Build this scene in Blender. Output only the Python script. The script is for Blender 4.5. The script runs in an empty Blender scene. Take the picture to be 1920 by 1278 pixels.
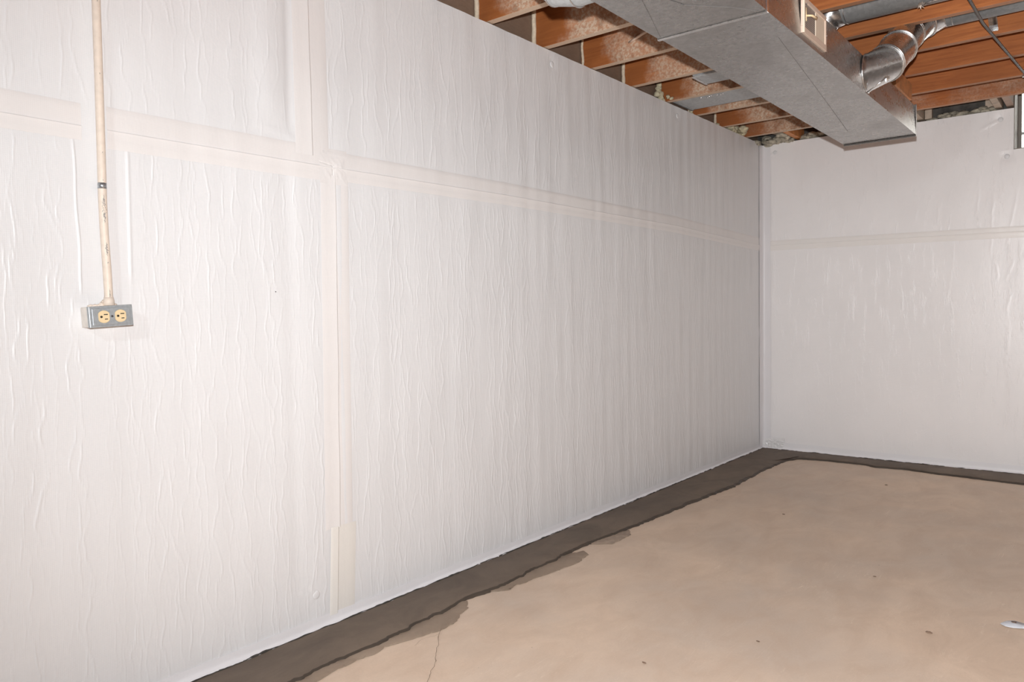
import bpy, bmesh, math, random
import numpy as np
from mathutils import Vector, Matrix
from mathutils import noise as mnoise
random.seed(7); RNG = np.random.RandomState(11)
PI = math.pi
S = bpy.context.scene
COL = S.collection

# ------------------------------------------------------------------ camera
CAM = Vector((2.090, 0.0, 1.0746))
yaw, pitch, roll = 0.6767, -0.0392, -0.0148
F = Vector((-math.sin(yaw)*math.cos(pitch), math.cos(yaw)*math.cos(pitch), math.sin(pitch)))
Rt = Vector((math.cos(yaw), math.sin(yaw), 0)); Up = Rt.cross(F)
r_ = Rt*math.cos(roll) + Up*math.sin(roll); u_ = -Rt*math.sin(roll) + Up*math.cos(roll)
cam = bpy.data.objects.new('camera', bpy.data.cameras.new('camera')); COL.objects.link(cam)
cam.data.sensor_width = 36; cam.data.lens = 1414.638*36/1920; cam.data.clip_start = 0.02
M = Matrix.Identity(4)
for i in range(3):
    M[i][0], M[i][1], M[i][2], M[i][3] = r_[i], u_[i], -F[i], CAM[i]
cam.matrix_world = M
S.camera = cam

# ------------------------------------------------------------------ world (daylight outside the window)
w = bpy.data.worlds.new('daylight'); S.world = w; w.use_nodes = True
bg = w.node_tree.nodes['Background']; bg.inputs[0].default_value = (1.0, 0.97, 0.92, 1); bg.inputs[1].default_value = 4.0

# ------------------------------------------------------------------ lamps
def lamp(name, kind, loc, energy, color=(1, 1, 1), aim=None, **kw):
    d = bpy.data.lights.new(name, kind); d.energy = energy; d.color = color
    for k, v in kw.items(): setattr(d, k, v)
    o = bpy.data.objects.new(name, d); COL.objects.link(o); o.location = loc
    if aim is not None:
        o.rotation_euler = Vector(aim).to_track_quat('-Z', 'Y').to_euler()
    return o
# flash gun on the camera, head turned to the right of the view
fy = yaw - math.radians(38)
fdir = Vector((-math.sin(fy), math.cos(fy), 0.10))
lamp('flash', 'AREA', CAM + Vector((0, 0, 0.112)), 116, (.975, .985, .995), fdir, shape='DISK', size=0.03)
lamp('near_wall_fill', 'POINT', (1.5, -0.8, 2.0), 37, (.90, .985, 1), shadow_soft_size=0.05)  # added fill behind the camera, brightens the near left wall
# unseen fill light added to lift the far floor and back wall
lamp('far_end_fill', 'AREA', (2.4, 4.4, 2.24), 7, (1, .95, .90), (0, 0, -1), size=0.4)

S.view_settings.view_transform = 'Standard'; S.view_settings.look = 'None'
S.view_settings.exposure = 0.0; S.view_settings.gamma = 1.0; S.view_settings.use_curve_mapping = False
S.cycles.caustics_reflective = False; S.cycles.caustics_refractive = False
S.cycles.max_bounces = 8; S.cycles.diffuse_bounces = 6; S.cycles.sample_clamp_indirect = 4.0

# ------------------------------------------------------------------ material helpers
class NT:
    def __init__(s, name):
        s.m = bpy.data.materials.new(name); s.m.use_nodes = True
        s.t = s.m.node_tree; s.b = s.t.nodes['Principled BSDF']
        s.geo = s.n('ShaderNodeNewGeometry')
    def n(s, typ, **kw):
        nd = s.t.nodes.new(typ)
        for k, v in kw.items(): setattr(nd, k, v)
        return nd
    def l(s, a, b): s.t.links.new(a, b)
    def pos(s, scale=(1, 1, 1)):
        mp = s.n('ShaderNodeMapping'); mp.inputs['Scale'].default_value = scale
        s.l(s.geo.outputs['Position'], mp.inputs['Vector']); return mp.outputs[0]
    def noise(s, scale, detail=4, vec=None, rough=.55, dist=0):
        nd = s.n('ShaderNodeTexNoise'); nd.inputs['Scale'].default_value = scale
        nd.inputs['Detail'].default_value = detail; nd.inputs['Roughness'].default_value = rough
        nd.inputs['Distortion'].default_value = dist
        s.l(vec if vec is not None else s.geo.outputs['Position'], nd.inputs['Vector']); return nd.outputs[0]
    def ramp(s, fac, a, b, ca=0.0, cb=1.0):
        nd = s.n('ShaderNodeMapRange'); nd.inputs[1].default_value = a; nd.inputs[2].default_value = b
        nd.inputs[3].default_value = ca; nd.inputs[4].default_value = cb; s.l(fac, nd.inputs[0]); return nd.outputs[0]
    def math(s, op, a, b=None):
        nd = s.n('ShaderNodeMath', operation=op)
        for i, v in enumerate((a, b)):
            if v is None: continue
            if isinstance(v, (int, float)): nd.inputs[i].default_value = v
            else: s.l(v, nd.inputs[i])
        return nd.outputs[0]
    def mix(s, fac, a, b):
        nd = s.n('ShaderNodeMix', data_type='RGBA')
        for i, v in ((0, fac), (6, a), (7, b)):
            if isinstance(v, (int, float)): nd.inputs[i].default_value = v
            elif isinstance(v, tuple): nd.inputs[i].default_value = (*v, 1)
            else: s.l(v, nd.inputs[i])
        return nd.outputs[2]
    def bump(s, h, strength=.3, dist=.002, prev=None):
        nd = s.n('ShaderNodeBump'); nd.inputs['Strength'].default_value = strength; nd.inputs['Distance'].default_value = dist
        s.l(h, nd.inputs['Height'])
        if prev is not None: s.l(prev, nd.inputs['Normal'])
        return nd.outputs[0]
    def fin(s, color=None, rough=None, metal=None, normal=None, spec=None):
        for key, v in (('Base Color', color), ('Roughness', rough), ('Metallic', metal), ('Normal', normal), ('Specular IOR Level', spec)):
            if v is None: continue
            if isinstance(v, tuple): s.b.inputs[key].default_value = (*v, 1)
            elif isinstance(v, (int, float)): s.b.inputs[key].default_value = v
            else: s.l(v, s.b.inputs[key])
        return s.m

def plain(name, color, rough=.6, metal=0, var=.12, scale=30, bump=0):
    t = NT(name); nz = t.noise(scale, 5)
    c = t.mix(t.ramp(nz, .3, .7), tuple(v*(1-var) for v in color), tuple(min(1, v*(1+var)) for v in color))
    return t.fin(c, rough, metal, t.bump(nz, .3, bump) if bump else None)

def membrane(name, color, rough, weave=.25, crackle=0.0):
    t = NT(name)
    v = t.noise(3.0, 3)
    c = t.mix(t.ramp(v, .35, .65), tuple(x*.97 for x in color), color)
    wv = t.noise(60, 3, t.pos((1, 1, .35)))
    sp = t.n('ShaderNodeSeparateXYZ'); t.l(t.geo.outputs['Position'], sp.inputs[0])
    h1 = t.math('SINE', t.math('MULTIPLY', sp.outputs[1], 2*PI/.0045))
    h2 = t.math('SINE', t.math('MULTIPLY', sp.outputs[2], 2*PI/.0045))
    h3 = t.math('SINE', t.math('MULTIPLY', sp.outputs[0], 2*PI/.0045))
    g = t.math('ADD', t.math('ADD', h1, h2), h3)
    nrm = t.bump(g, weave, .0003)
    nrm = t.bump(wv, .35, .0012, nrm)
    if crackle:
        ck = t.noise(26, 5, t.pos((1, 1, .16)), .7)
        nrm = t.bump(t.ramp(ck, .55, .75), crackle, .003, nrm)
    return t.fin(c, rough, None, nrm, .5)

def wood(name, base, dark, pale, bloom=1.0):
    t = NT(name)
    sp = t.n('ShaderNodeSeparateXYZ'); t.l(t.geo.outputs['Position'], sp.inputs[0]); X = sp.outputs[0]; Yc = sp.outputs[1]; Z = sp.outputs[2]
    grain = t.noise(9, 6, t.pos((.6, 3, 9)), .6, .6)
    c = t.mix(t.ramp(grain, .3, .7), dark, base)
    big = t.noise(2.2, 3)
    c = t.mix(t.ramp(big, .4, .62, 0, .55), c, tuple(v*.62 for v in base))
    # pale mould bloom: starts beside the wall, gone by the main duct; the last joist carries it all along
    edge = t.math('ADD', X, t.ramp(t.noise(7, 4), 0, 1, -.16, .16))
    a = t.math('MULTIPLY', t.ramp(edge, .07, .17), t.ramp(edge, .42, .85, 1, 0))
    a2 = t.ramp(Yc, 5.20, 5.28, 0, .55)
    a = t.math('MAXIMUM', a, t.math('MULTIPLY', a2, t.ramp(t.noise(6, 4), .35, .6)))
    speck = t.ramp(t.noise(75, 3, None, .7), .44, .58)
    patch = t.ramp(t.noise(5.5, 5), .32, .60, .45, 1)
    m = t.math('MULTIPLY', t.math('MULTIPLY', a, patch), t.ramp(speck, 0, 1, .45, 1))
    c = t.mix(t.math('MULTIPLY', m, bloom), c, pale)
    dk = t.math('MULTIPLY', t.ramp(t.noise(7.0, 6, t.pos((1.3, 1, 1)), .65), .50, .68, 0, .75), a)
    c = t.mix(dk, c, tuple(v*.35 for v in base))
    c = t.mix(t.ramp(edge, .06, .14, .55, 0), c, tuple(v*.5 for v in base))  # clean red-brown ends by the rim, corner shadow mixed into their colour
    # planed lower edge, bleached
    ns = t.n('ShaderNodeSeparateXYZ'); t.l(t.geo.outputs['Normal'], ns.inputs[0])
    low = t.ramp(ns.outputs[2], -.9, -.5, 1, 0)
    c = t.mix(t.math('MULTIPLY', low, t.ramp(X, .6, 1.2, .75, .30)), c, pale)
    nrm = t.bump(grain, .25, .002)
    nrm = t.bump(speck, .15, .001, nrm)
    return t.fin(c, .62, 0, nrm, .35)

def galvanised(name, color=(.56, .555, .55), rough=.36, metal=.9, smudge=.5):
    t = NT(name)
    vo = t.n('ShaderNodeTexVoronoi'); vo.inputs['Scale'].default_value = 85; t.l(t.geo.outputs['Position'], vo.inputs['Vector'])
    sp = t.n('ShaderNodeSeparateColor'); t.l(vo.outputs['Color'], sp.inputs[0])
    c = t.mix(sp.outputs[0], tuple(v*.9 for v in color), tuple(min(1, v*1.08) for v in color))
    sm = t.noise(3.5, 6, t.pos((1, .6, 1)), .65, .8)
    c = t.mix(t.ramp(sm, .55, .75, 0, smudge), c, tuple(v*.62 for v in color))
    rg = t.math('ADD', t.ramp(sp.outputs[1], 0, 1, rough-.03, rough+.03), t.ramp(sm, .4, .75, 0, .12))
    nrm = t.bump(t.noise(5, 3), .12, .006)
    return t.fin(c, rg, metal, nrm)

def concrete(name, color, color2, dark, rough=.7, bumpd=.002, scratches=False):
    t = NT(name)
    a = t.noise(1.3, 5, None, .6, .4); b = t.noise(7, 7, t.pos((1, .55, 1)), .65, .6); g = t.noise(160, 3, None, .7)
    c = t.mix(t.ramp(a, .35, .65), color, color2)
    c = t.mix(t.ramp(b, .40, .70, 0, .6), c, dark)
    c = t.mix(t.ramp(g, .35, .7, .0, .12), c, tuple(v*.55 for v in color))
    if scratches:
        for k, (sc, an) in enumerate(((5.0, .5), (7.0, -.9), (4.0, 1.9))):
            mp = t.n('ShaderNodeMapping'); mp.inputs['Rotation'].default_value = (0, 0, an); mp.inputs['Scale'].default_value = (sc, sc*.10, 1)
            t.l(t.geo.outputs['Position'], mp.inputs['Vector'])
            s_ = t.noise(5, 2, mp.outputs[0], .5, 2.2)
            line = t.ramp(t.math('ABSOLUTE', t.math('SUBTRACT', s_, .5)), 0, .006, 1, 0)
            line = t.math('MULTIPLY', line, t.ramp(t.noise(2.3+k, 3), .52, .66, 0, .5))
            c = t.mix(line, c, (.86, .74, .60))
        sp = t.ramp(t.noise(38, 2), .765, .80)
        c = t.mix(sp, c, (.2, .14, .1))
    nrm = t.bump(b, .25, bumpd); nrm = t.bump(g, .25, .0006, nrm)
    return t.fin(c, rough, 0, nrm, .4)

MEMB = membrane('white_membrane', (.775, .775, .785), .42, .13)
MEMB_B = membrane('white_membrane_glossy', (.93, .915, .915), .30, .12, .6)  # whiter than the left sheet: the back wall's extra brightness is in the colour
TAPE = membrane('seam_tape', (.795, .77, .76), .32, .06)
TAPE_B = membrane('back_seam_tape', (.89, .865, .84), .30, .06)  # tape colour raised to go with the brightened back sheet
TAPE_BW = membrane('back_edge_tape', (.90, .89, .905), .34, .06)  # edge tape lightened along with the back sheet
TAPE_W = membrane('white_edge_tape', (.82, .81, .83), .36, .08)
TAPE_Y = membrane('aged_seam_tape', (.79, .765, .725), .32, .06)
BLOCK = concrete('masonry', (.34, .32, .30), (.28, .26, .24), (.16, .15, .14), .85, .006)
FLOOR = concrete('floor_concrete', (.74, .575, .44), (.60, .49, .40), (.55, .405, .30), .58, .0015, True)
PATCH = concrete('patch_concrete', (.200, .152, .114), (.150, .116, .090), (.085, .066, .052), .72, .005)
SLURRY = concrete('slurry_concrete', (.34, .26, .195), (.29, .22, .165), (.20, .15, .112), .7, .001)
WOOD = wood('joist_wood', (.52, .175, .05), (.30, .085, .024), (.62, .49, .37))
WOODR = wood('rim_wood', (.36, .25, .18), (.26, .17, .12), (.48, .41, .35), .8)
WOODC = plain('clean_wood', (.60, .24, .08), .6, 0, .25, 20)
WOODP = plain('pale_block', (.55, .45, .36), .7, 0, .2, 25)
SUB = plain('subfloor_wood', (.20, .085, .035), .75, 0, .3, 6)
GALV = galvanised('galvanised_sheet', (.42, .41, .40), .25, .88)
GALVS = galvanised('galvanised_bright', (.74, .735, .73), .20, .97, .2)
GALVD = galvanised('galvanised_dull', (.50, .52, .53), .5, .6)
CREAMP = plain('cream_paint', (.76, .655, .56), .5, 0, .06, 60, .0006)
CREAMR = plain('register_cream', (.72, .57, .46), .45, 0, .04, 40)
CREAML = plain('register_panel_cream', (.80, .69, .55), .4, 0, .03, 40)
IVORY = plain('ivory_plastic', (.78, .61, .37), .35, 0, .03, 40)
BLACKM = plain('slot_black', (.02, .015, .012), .6)
STEELB = plain('cover_steel', (.40, .43, .45), .42, .45, .12, 140, .0002)
SCUFF = plain('scuff_grey', (.25, .24, .23), .6, .2, .5, 300)
CAULK = plain('caulk', (.70, .60, .46), .6, 0, .15, 90, .002)
FOAM = plain('spray_foam', (.58, .52, .36), .75, 0, .35, 40, .004)
FOAMG = plain('dirty_foam', (.40, .365, .29), .8, 0, .6, 30, .004)
CABLE = plain('grey_cable', (.10, .09, .085), .5)
WHITEP = plain('white_paint', (.62, .64, .68), .5, 0, .1, 60)
TUBE = plain('pale_tube', (.72, .55, .44), .45)
DARKM = plain('dark_mortar', (.05, .045, .04), .85, 0, .4, 20, .004)
DARKG = plain('dark_grime', (.045, .035, .028), .9)
FRAMEM = plain('window_frame_grey', (.27, .235, .20), .55, 0, .06, 30)
def grille_mat():
    t = NT('perforated_grille')
    ck = t.n('ShaderNodeTexVoronoi'); ck.inputs['Scale'].default_value = 150; ck.inputs['Randomness'].default_value = 0
    t.l(t.geo.outputs['Position'], ck.inputs['Vector'])
    c = t.mix(t.ramp(ck.outputs['Distance'], .28, .36), (.10, .09, .085), (.48, .44, .40))
    return t.fin(c, .5, .5)
GRILLE = grille_mat()
t = NT('window_glass'); t.b.inputs['Transmission Weight'].default_value = 1.0; GLASS = t.fin((.97, .98, .97), .05)

# ------------------------------------------------------------------ object helpers
def mesh_obj(name, me, mat, parent=None, **props):
    o = bpy.data.objects.new(name, me); COL.objects.link(o)
    if mat is not None and not me.materials: me.materials.append(mat)
    if parent is not None: o.parent = parent
    for k, v in props.items(): o[k] = v
    return o
def from_bm(name, bm, mat, parent=None, smooth=False, **props):
    bmesh.ops.recalc_face_normals(bm, faces=bm.faces)
    me = bpy.data.meshes.new(name); bm.to_mesh(me); bm.free()
    if smooth:
        for p in me.polygons: p.use_smooth = True
    return mesh_obj(name, me, mat, parent, **props)
def bbox(bm, lo, hi, bev=0):
    r = bmesh.ops.create_cube(bm, size=1)
    vs = r['verts']
    for v in vs:
        v.co = Vector([lo[i] + (v.co[i]+.5)*(hi[i]-lo[i]) for i in range(3)])
    if bev:
        es = list({e for v in vs for e in v.link_edges})
        bmesh.ops.bevel(bm, geom=es, offset=bev, segments=2, profile=.6, affect='EDGES')
def box(name, lo, hi, mat, parent=None, bev=0, **props):
    bm = bmesh.new(); bbox(bm, lo, hi, bev); return from_bm(name, bm, mat, parent, **props)
def frames(path):
    path = [Vector(p) for p in path]; T = []
    for i in range(len(path)):
        a = (path[i]-path[i-1]).normalized() if i else None
        b = (path[i+1]-path[i]).normalized() if i < len(path)-1 else None
        T.append(b if a is None else a if b is None else (a+b).normalized())
    return path, T
def sweep(bm, path, rad, seg=16, cap=True, closed_rings=None, up=Vector((0.13, .21, 1))):
    path, T = frames(path); rings = []
    for i, (p, t) in enumerate(zip(path, T)):
        side = t.cross(up).normalized(); u2 = side.cross(t)
        # mitre: stretch ring in the bend plane
        r = rad[i] if isinstance(rad, (list, tuple)) else rad
        if 0 < i < len(path)-1:
            a = (path[i]-path[i-1]).normalized(); c = max(.5, a.dot(t)); bend = (path[i+1]-path[i]).normalized() - a
        else: c, bend = 1, Vector((0, 0, 0))
        bd = bend.normalized() if bend.length > 1e-6 else None
        ring = []
        for k in range(seg):
            an = 2*PI*k/seg; d = side*math.cos(an) + u2*math.sin(an)
            if bd is not None:
                q = (bd - t*bd.dot(t)).normalized(); d = d + q*(d.dot(q)*(1/c-1))
            ring.append(bm.verts.new(p + d*r))
        rings.append(ring)
    for a, b in zip(rings, rings[1:]):
        for k in range(seg): bm.faces.new((a[k], a[(k+1) % seg], b[(k+1) % seg], b[k]))
    if cap:
        bm.faces.new(rings[0][::-1]); bm.faces.new(rings[-1])
    return rings
def tube(name, path, rad, mat, parent=None, seg=16, cap=True, **props):
    bm = bmesh.new(); sweep(bm, path, rad, seg, cap); return from_bm(name, bm, mat, parent, True, **props)
def torus_ring(bm, c, axis, R, r, seg=36, rs=8):
    axis = Vector(axis).normalized(); s = axis.cross(Vector((.13, .21, 1))).normalized(); u = s.cross(axis)
    rows = []
    for k in range(seg):
        an = 2*PI*k/seg; d = s*math.cos(an)+u*math.sin(an); row = []
        for j in range(rs):
            b = 2*PI*j/rs; row.append(bm.verts.new(Vector(c)+d*(R+r*math.cos(b))+axis*(r*math.sin(b))))
        rows.append(row)
    for k in range(seg):
        for j in range(rs):
            bm.faces.new((rows[k][j], rows[(k+1) % seg][j], rows[(k+1) % seg][(j+1) % rs], rows[k][(j+1) % rs]))
def empty(name, loc, label, cat, group=None):
    o = bpy.data.objects.new(name, None); COL.objects.link(o); o.location = loc; o.empty_display_size = .1
    o['label'] = label; o['category'] = cat
    if group: o['group'] = group
    return o
def child(o, parent):
    o.parent = parent; o.matrix_parent_inverse = Matrix.Translation(-parent.location); return o
def blob(bm, c, r, sq=(1, 1, 1), sub=2, amp=.35, freq=2.2):
    g = bmesh.ops.create_icosphere(bm, subdivisions=sub, radius=1)
    off = Vector((random.uniform(-9, 9),)*3)
    for v in g['verts']:
        d = v.co.normalized(); k = 1 + amp*mnoise.noise(d*freq + off)
        v.co = Vector(c) + Vector((d.x*sq[0], d.y*sq[1], d.z*sq[2]))*(r*k)

# ------------------------------------------------------------------ wrinkled sheets
def smooth_noise(n, lam_lo, lam_hi, seed):
    rs = np.random.RandomState(seed)
    lam = np.exp(rs.uniform(np.log(lam_lo), np.log(lam_hi), n)); ph = rs.uniform(0, 2*PI, n); am = rs.uniform(.5, 1, n)/math.sqrt(n)
    return lambda x: sum(a*np.sin(2*PI*x/l+p) for a, l, p in zip(am, lam, ph))
N1 = smooth_noise(7, .18, .55, 1); N2 = smooth_noise(6, .05, .14, 2)
def ridge_field(us, vs, u0, u1, v0, v1, spacing, height, sig, seed, wander=.014):
    """raised crinkles running along v, meandering, forking and dying out"""
    rs = np.random.RandomState(seed); H = np.zeros((len(vs), len(us)))
    n = int((u1-u0)/spacing); du = np.gradient(us)
    for i in range(n):
        b = u0 + (i+.5+rs.uniform(-.42, .42))*spacing
        o1, o2, o3 = rs.uniform(0, 50, 3)
        yc = b + wander*N1(vs+o1) + .0035*N2(vs+o2) + rs.uniform(-.012, .012)*(vs-(v0+v1)/2)
        sg = rs.uniform(.7, 1.3)
        a = height*rs.uniform(.55, 1.25)*np.clip(.85+.8*N1(vs*1.1+o3), .12, 1.3)
        if rs.rand() < .45:        # short branch that joins its neighbour
            vc = rs.uniform(v0, v1); L = rs.uniform(.08, .30)
            yc = yc + (vs-vc)*rs.choice([-1, 1])*rs.uniform(.05, .15)
            a = a*np.clip((L-np.abs(vs-vc))/.03, 0, 1)
        idx = np.searchsorted(us, yc)
        s_loc = sig*sg
        for j, (k, c, am) in enumerate(zip(idx, yc, a)):
            if am <= 0: continue
            wdt = max(s_loc, du[min(max(k, 0), len(us)-1)]*.8)
            m = int(3*wdt/du[min(max(k, 0), len(us)-1)])+1
            lo, hi = max(0, k-m), min(len(us), k+m+1)
            if hi <= lo: continue
            g = am*np.exp(-((us[lo:hi]-c)/wdt)**2/1.2)
            H[j, lo:hi] = np.maximum(H[j, lo:hi], g)
    return H
def billow(us, vs, amp, seed, lo=.07, hi=.3):
    rs = np.random.RandomState(seed); U, V = np.meshgrid(us, vs); H = np.zeros_like(U)
    for i in range(12):
        lam = math.exp(rs.uniform(math.log(lo), math.log(hi))); ph = rs.uniform(0, 6.28); q = smooth_noise(3, .6, 2.2, seed*31+i)
        H += np.sin(2*PI*U/lam + ph + 1.3*q(V) + 1.5*np.sin(U*1.7+i))*lam/hi
    return amp*H/3
def sheet(name, us, vs, H, mapf, mat, parent, **props):
    U, V = np.meshgrid(us, vs); P = mapf(U, V, H).reshape(-1, 3).astype(np.float32)
    nu, nv = len(us), len(vs)
    i = (np.arange(nv-1)[:, None]*nu + np.arange(nu-1)[None, :]).ravel()
    q = np.stack([i, i+1, i+nu+1, i+nu], 1).astype(np.int32)
    a, b, c = P[q[0, 0]], P[q[0, 1]], P[q[0, 3]]
    n = np.cross(b-a, c-a); want = props.pop('face')
    if np.dot(n, want) < 0: q = q[:, ::-1].copy()
    me = bpy.data.meshes.new(name); me.vertices.add(len(P)); me.vertices.foreach_set('co', P.ravel())
    me.loops.add(q.size); me.loops.foreach_set('vertex_index', q.ravel())
    me.polygons.add(len(q)); me.polygons.foreach_set('loop_start', np.arange(0, q.size, 4, dtype=np.int32))
    me.polygons.foreach_set('use_smooth', np.ones(len(q), dtype=bool))
    me.update(calc_edges=True)
    return mesh_obj(name, me, mat, parent, **props)
def ugrid(a, b, s0=.0013, k=.00055):
    out = [a]
    while out[-1] < b: out.append(out[-1] + s0 + k*max(out[-1], .3))
    out[-1] = b; return np.array(out)
LEFT = lambda U, V, H: np.stack([H, U, V], -1)
BACKY = 5.616
BACK = lambda U, V, H: np.stack([U, BACKY-H, V], -1)
FL, FB = np.array([1, 0, 0]), np.array([0, -1, 0])

# ------------------------------------------------------------------ the shell
X1, Y0, ZT, ZJ, ZC = 7.4, -4.2, 2.292, 2.296, 2.53
wl = box('wall_left', (-.22, Y0, 0), (-.012, BACKY+.22, 2.268), BLOCK, kind='structure')
box('wall_right', (X1, Y0, 0), (X1+.2, BACKY, 2.268), plain('far_block_wall', (.34, .32, .30), .8), kind='structure')
box('wall_rear', (-.2, Y0-.2, 0), (X1+.2, Y0, 2.268), plain('rear_block_wall', (.34, .32, .30), .8), kind='structure')
# back wall masonry with the window opening
WX0, WX1, WZ0 = 1.576, 2.42, 2.028
bm = bmesh.new()
bbox(bm, (-.012, BACKY+.012, 0), (X1+.2, BACKY+.22, WZ0))
bbox(bm, (-.012, BACKY+.012, WZ0), (WX0, BACKY+.22, 2.268))
bbox(bm, (WX1, BACKY+.012, WZ0), (X1+.2, BACKY+.22, 2.268))
wb = from_bm('wall_back', bm, BLOCK, kind='structure')

# floor
bm = bmesh.new(); nx, ny = 90, 140
for j in range(ny+1):
    for i in range(nx+1):
        x, y = -.1+(X1+.2)*i/nx, Y0+(BACKY+.1-Y0)*j/ny
        bm.verts.new((x, y, .0015*mnoise.noise(Vector((x*1.5, y*1.5, 0)))-.001))
bm.verts.ensure_lookup_table()
for j in range(ny):
    for i in range(nx):
        a = j*(nx+1)+i; bm.faces.new([bm.verts[k] for k in (a, a+1, a+nx+2, a+nx+1)])
floor = from_bm('floor', bm, FLOOR, None, True, kind='structure')

EDGE = [(0.236,.2),(0.25,.7),(0.24,1.0),(0.236,1.306),(0.228,1.39),(0.228,1.473),(0.235,1.554),(0.24,1.623),(0.226,1.746),(0.228,1.892),(0.209,2.011),(0.217,2.115),(0.238,2.26),(0.215,2.431),(0.218,2.642),(0.21,2.837),(0.221,3.065),(0.242,3.252),(0.256,3.525),(0.276,3.946),(0.303,4.283),(0.286,4.871),(0.29,5.15),(0.30,5.312)]
EDGE2 = [(0.341,5.39),(0.518,5.428),(0.759,5.436),(0.848,5.392),(0.993,5.420),(1.175,5.390),(1.422,5.374),(1.668,5.350),(2.2,5.36),(3.2,5.38),(7.3,5.37)]
def resample(pts, step, jag, seed):
    out = []; rs = random.Random(seed)
    for (a, b), (c, d) in zip(pts, pts[1:]):
        n = max(1, int(math.hypot(c-a, d-b)/step))
        for k in range(n):
            t = k/n; x, y = a+(c-a)*t, b+(d-b)*t
            x += jag*(mnoise.noise(Vector((x*16, y*16, seed))) + .7*mnoise.noise(Vector((x*55, y*55, seed))))
            y += jag*(mnoise.noise(Vector((x*16, y*16, seed+5))) + .7*mnoise.noise(Vector((x*55, y*55, seed+5))))
            out.append((x, y))
    out.append(pts[-1]); return out
def strip_mesh(outer, inner, name, mat, prof, parent, along=None):
    """a trowelled band: outer[i] -> inner[i], height profile prof[(t,z)]"""
    bm = bmesh.new(); rows = []
    for (a, b), (c, d) in zip(outer, inner):
        row = []
        for t, z in prof:
            if t < .1: t = t*(.55+1.6*abs(mnoise.noise(Vector((a*5, b*5, 11)))))
            x, y = a+(c-a)*t, b+(d-b)*t
            zz = z + (.0025*mnoise.noise(Vector((x*9, y*9, 1))) + .0012*mnoise.noise(Vector((x*40, y*40, 3))) if z > 0 else 0)
            row.append(bm.verts.new((x, y, zz)))
        rows.append(row)
    for r0, r1 in zip(rows, rows[1:]):
        for k in range(len(prof)-1): bm.faces.new((r0[k], r1[k], r1[k+1], r0[k+1])).material_index = 1 if k < EDGE_K else 0
    o = from_bm(name, bm, mat, parent, True); o.data.materials.append(WETEDGE); return o
WETEDGE = concrete('damp_edge', (.062, .047, .036), (.085, .066, .050), (.045, .034, .026), .6, .003)
EDGE_K = 3
PROF = [(0, -.004), (.012, .004), (.03, .008), (.055, .010), (.12, .014), (.25, .017), (.45, .017), (.7, .016), (.9, .017), (1, .018)]
o1 = resample(EDGE, .012, .011, 3)
strip_mesh(o1, [(-.005, y) for x, y in o1], 'concrete_strip', PATCH, PROF, floor)
o2 = resample([(0.285, 5.25)] + EDGE2, .012, .008, 9)
o2 = [(max(x, .27), y) for x, y in o2]
strip_mesh(o2, [(x if x > .5 else (x-.27)*.5/.23, BACKY+.005) for x, y in o2], 'concrete_strip', PATCH, PROF, floor)
# corner infill of the strip
bm = bmesh.new()
vs = [bm.verts.new(p) for p in ((-.005, 5.2, .0172), (.26, 5.2, .0168), (.335, 5.42, .0165), (.30, BACKY+.005, .0175), (-.005, BACKY+.005, .018))]
bm.faces.new(vs); bmesh.ops.subdivide_edges(bm, edges=bm.edges[:], cuts=1)
from_bm('concrete_strip', bm, PATCH, floor, True)

def stain(pts, name, mat, z, seed, jag=.013, kids=floor, step=.012):
    ring = resample(pts+[pts[0]], step, jag, seed)[:-1]
    bm = bmesh.new(); cx = sum(p[0] for p in ring)/len(ring); cy = sum(p[1] for p in ring)/len(ring)
    vs = [bm.verts.new((x, y, .0006)) for x, y in ring]
    vi = [bm.verts.new((cx+(x-cx)*.93, cy+(y-cy)*.97, z)) for x, y in ring]
    n = len(ring)
    for k in range(n): bm.faces.new((vs[k], vs[(k+1) % n], vi[(k+1) % n], vi[k]))
    f = bm.faces.new(vi); bmesh.ops.triangulate(bm, faces=[f])
    return from_bm(name, bm, mat, kids, True)
stain([(0.2,1.25),(0.2,1.5),(0.21,1.68),(.2,1.9),(.18,2.02),(.215,2.05),(0.258,1.996),(0.278,1.938),(0.308,1.889),(0.317,1.794),(0.288,1.708),(0.262,1.60),(0.270,1.574),(0.262,1.488),(0.268,1.393),(.27,1.28)], 'slurry_smear', SLURRY, .0035, 21)
stain([(0.19,2.115),(0.2,2.26),(0.19,2.431),(0.19,2.642),(0.237,2.797),(0.290,2.76),(0.304,2.587),(0.284,2.425),(0.262,2.224)], 'slurry_smear', SLURRY, .003, 22)
stain([(0.2,2.893),(0.2,3.065),(0.246,3.188),(0.285,3.13),(0.292,2.95)], 'slurry_smear', plain('faint_slurry', (.34, .26, .20), .7, 0, .2, 40), .0022, 23)
stain([(1.794, 2.969), (1.800, 2.990), (1.808, 3.006), (1.827, 3.021), (1.858, 3.013), (1.894, 3.017), (1.93, 3.01), (1.94, 2.985), (1.897, 2.972), (1.861, 2.968), (1.833, 2.955), (1.811, 2.954)], 'paint_splash', WHITEP, .003, 31, .002, floor, .006)
stain([(1.822, 3.004), (1.838, 3.011), (1.838, 2.998), (1.827, 2.995)], 'paint_chip', plain('chip_brown', (.16, .10, .07), .7), .0045, 32, .001, floor, .004)
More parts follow.
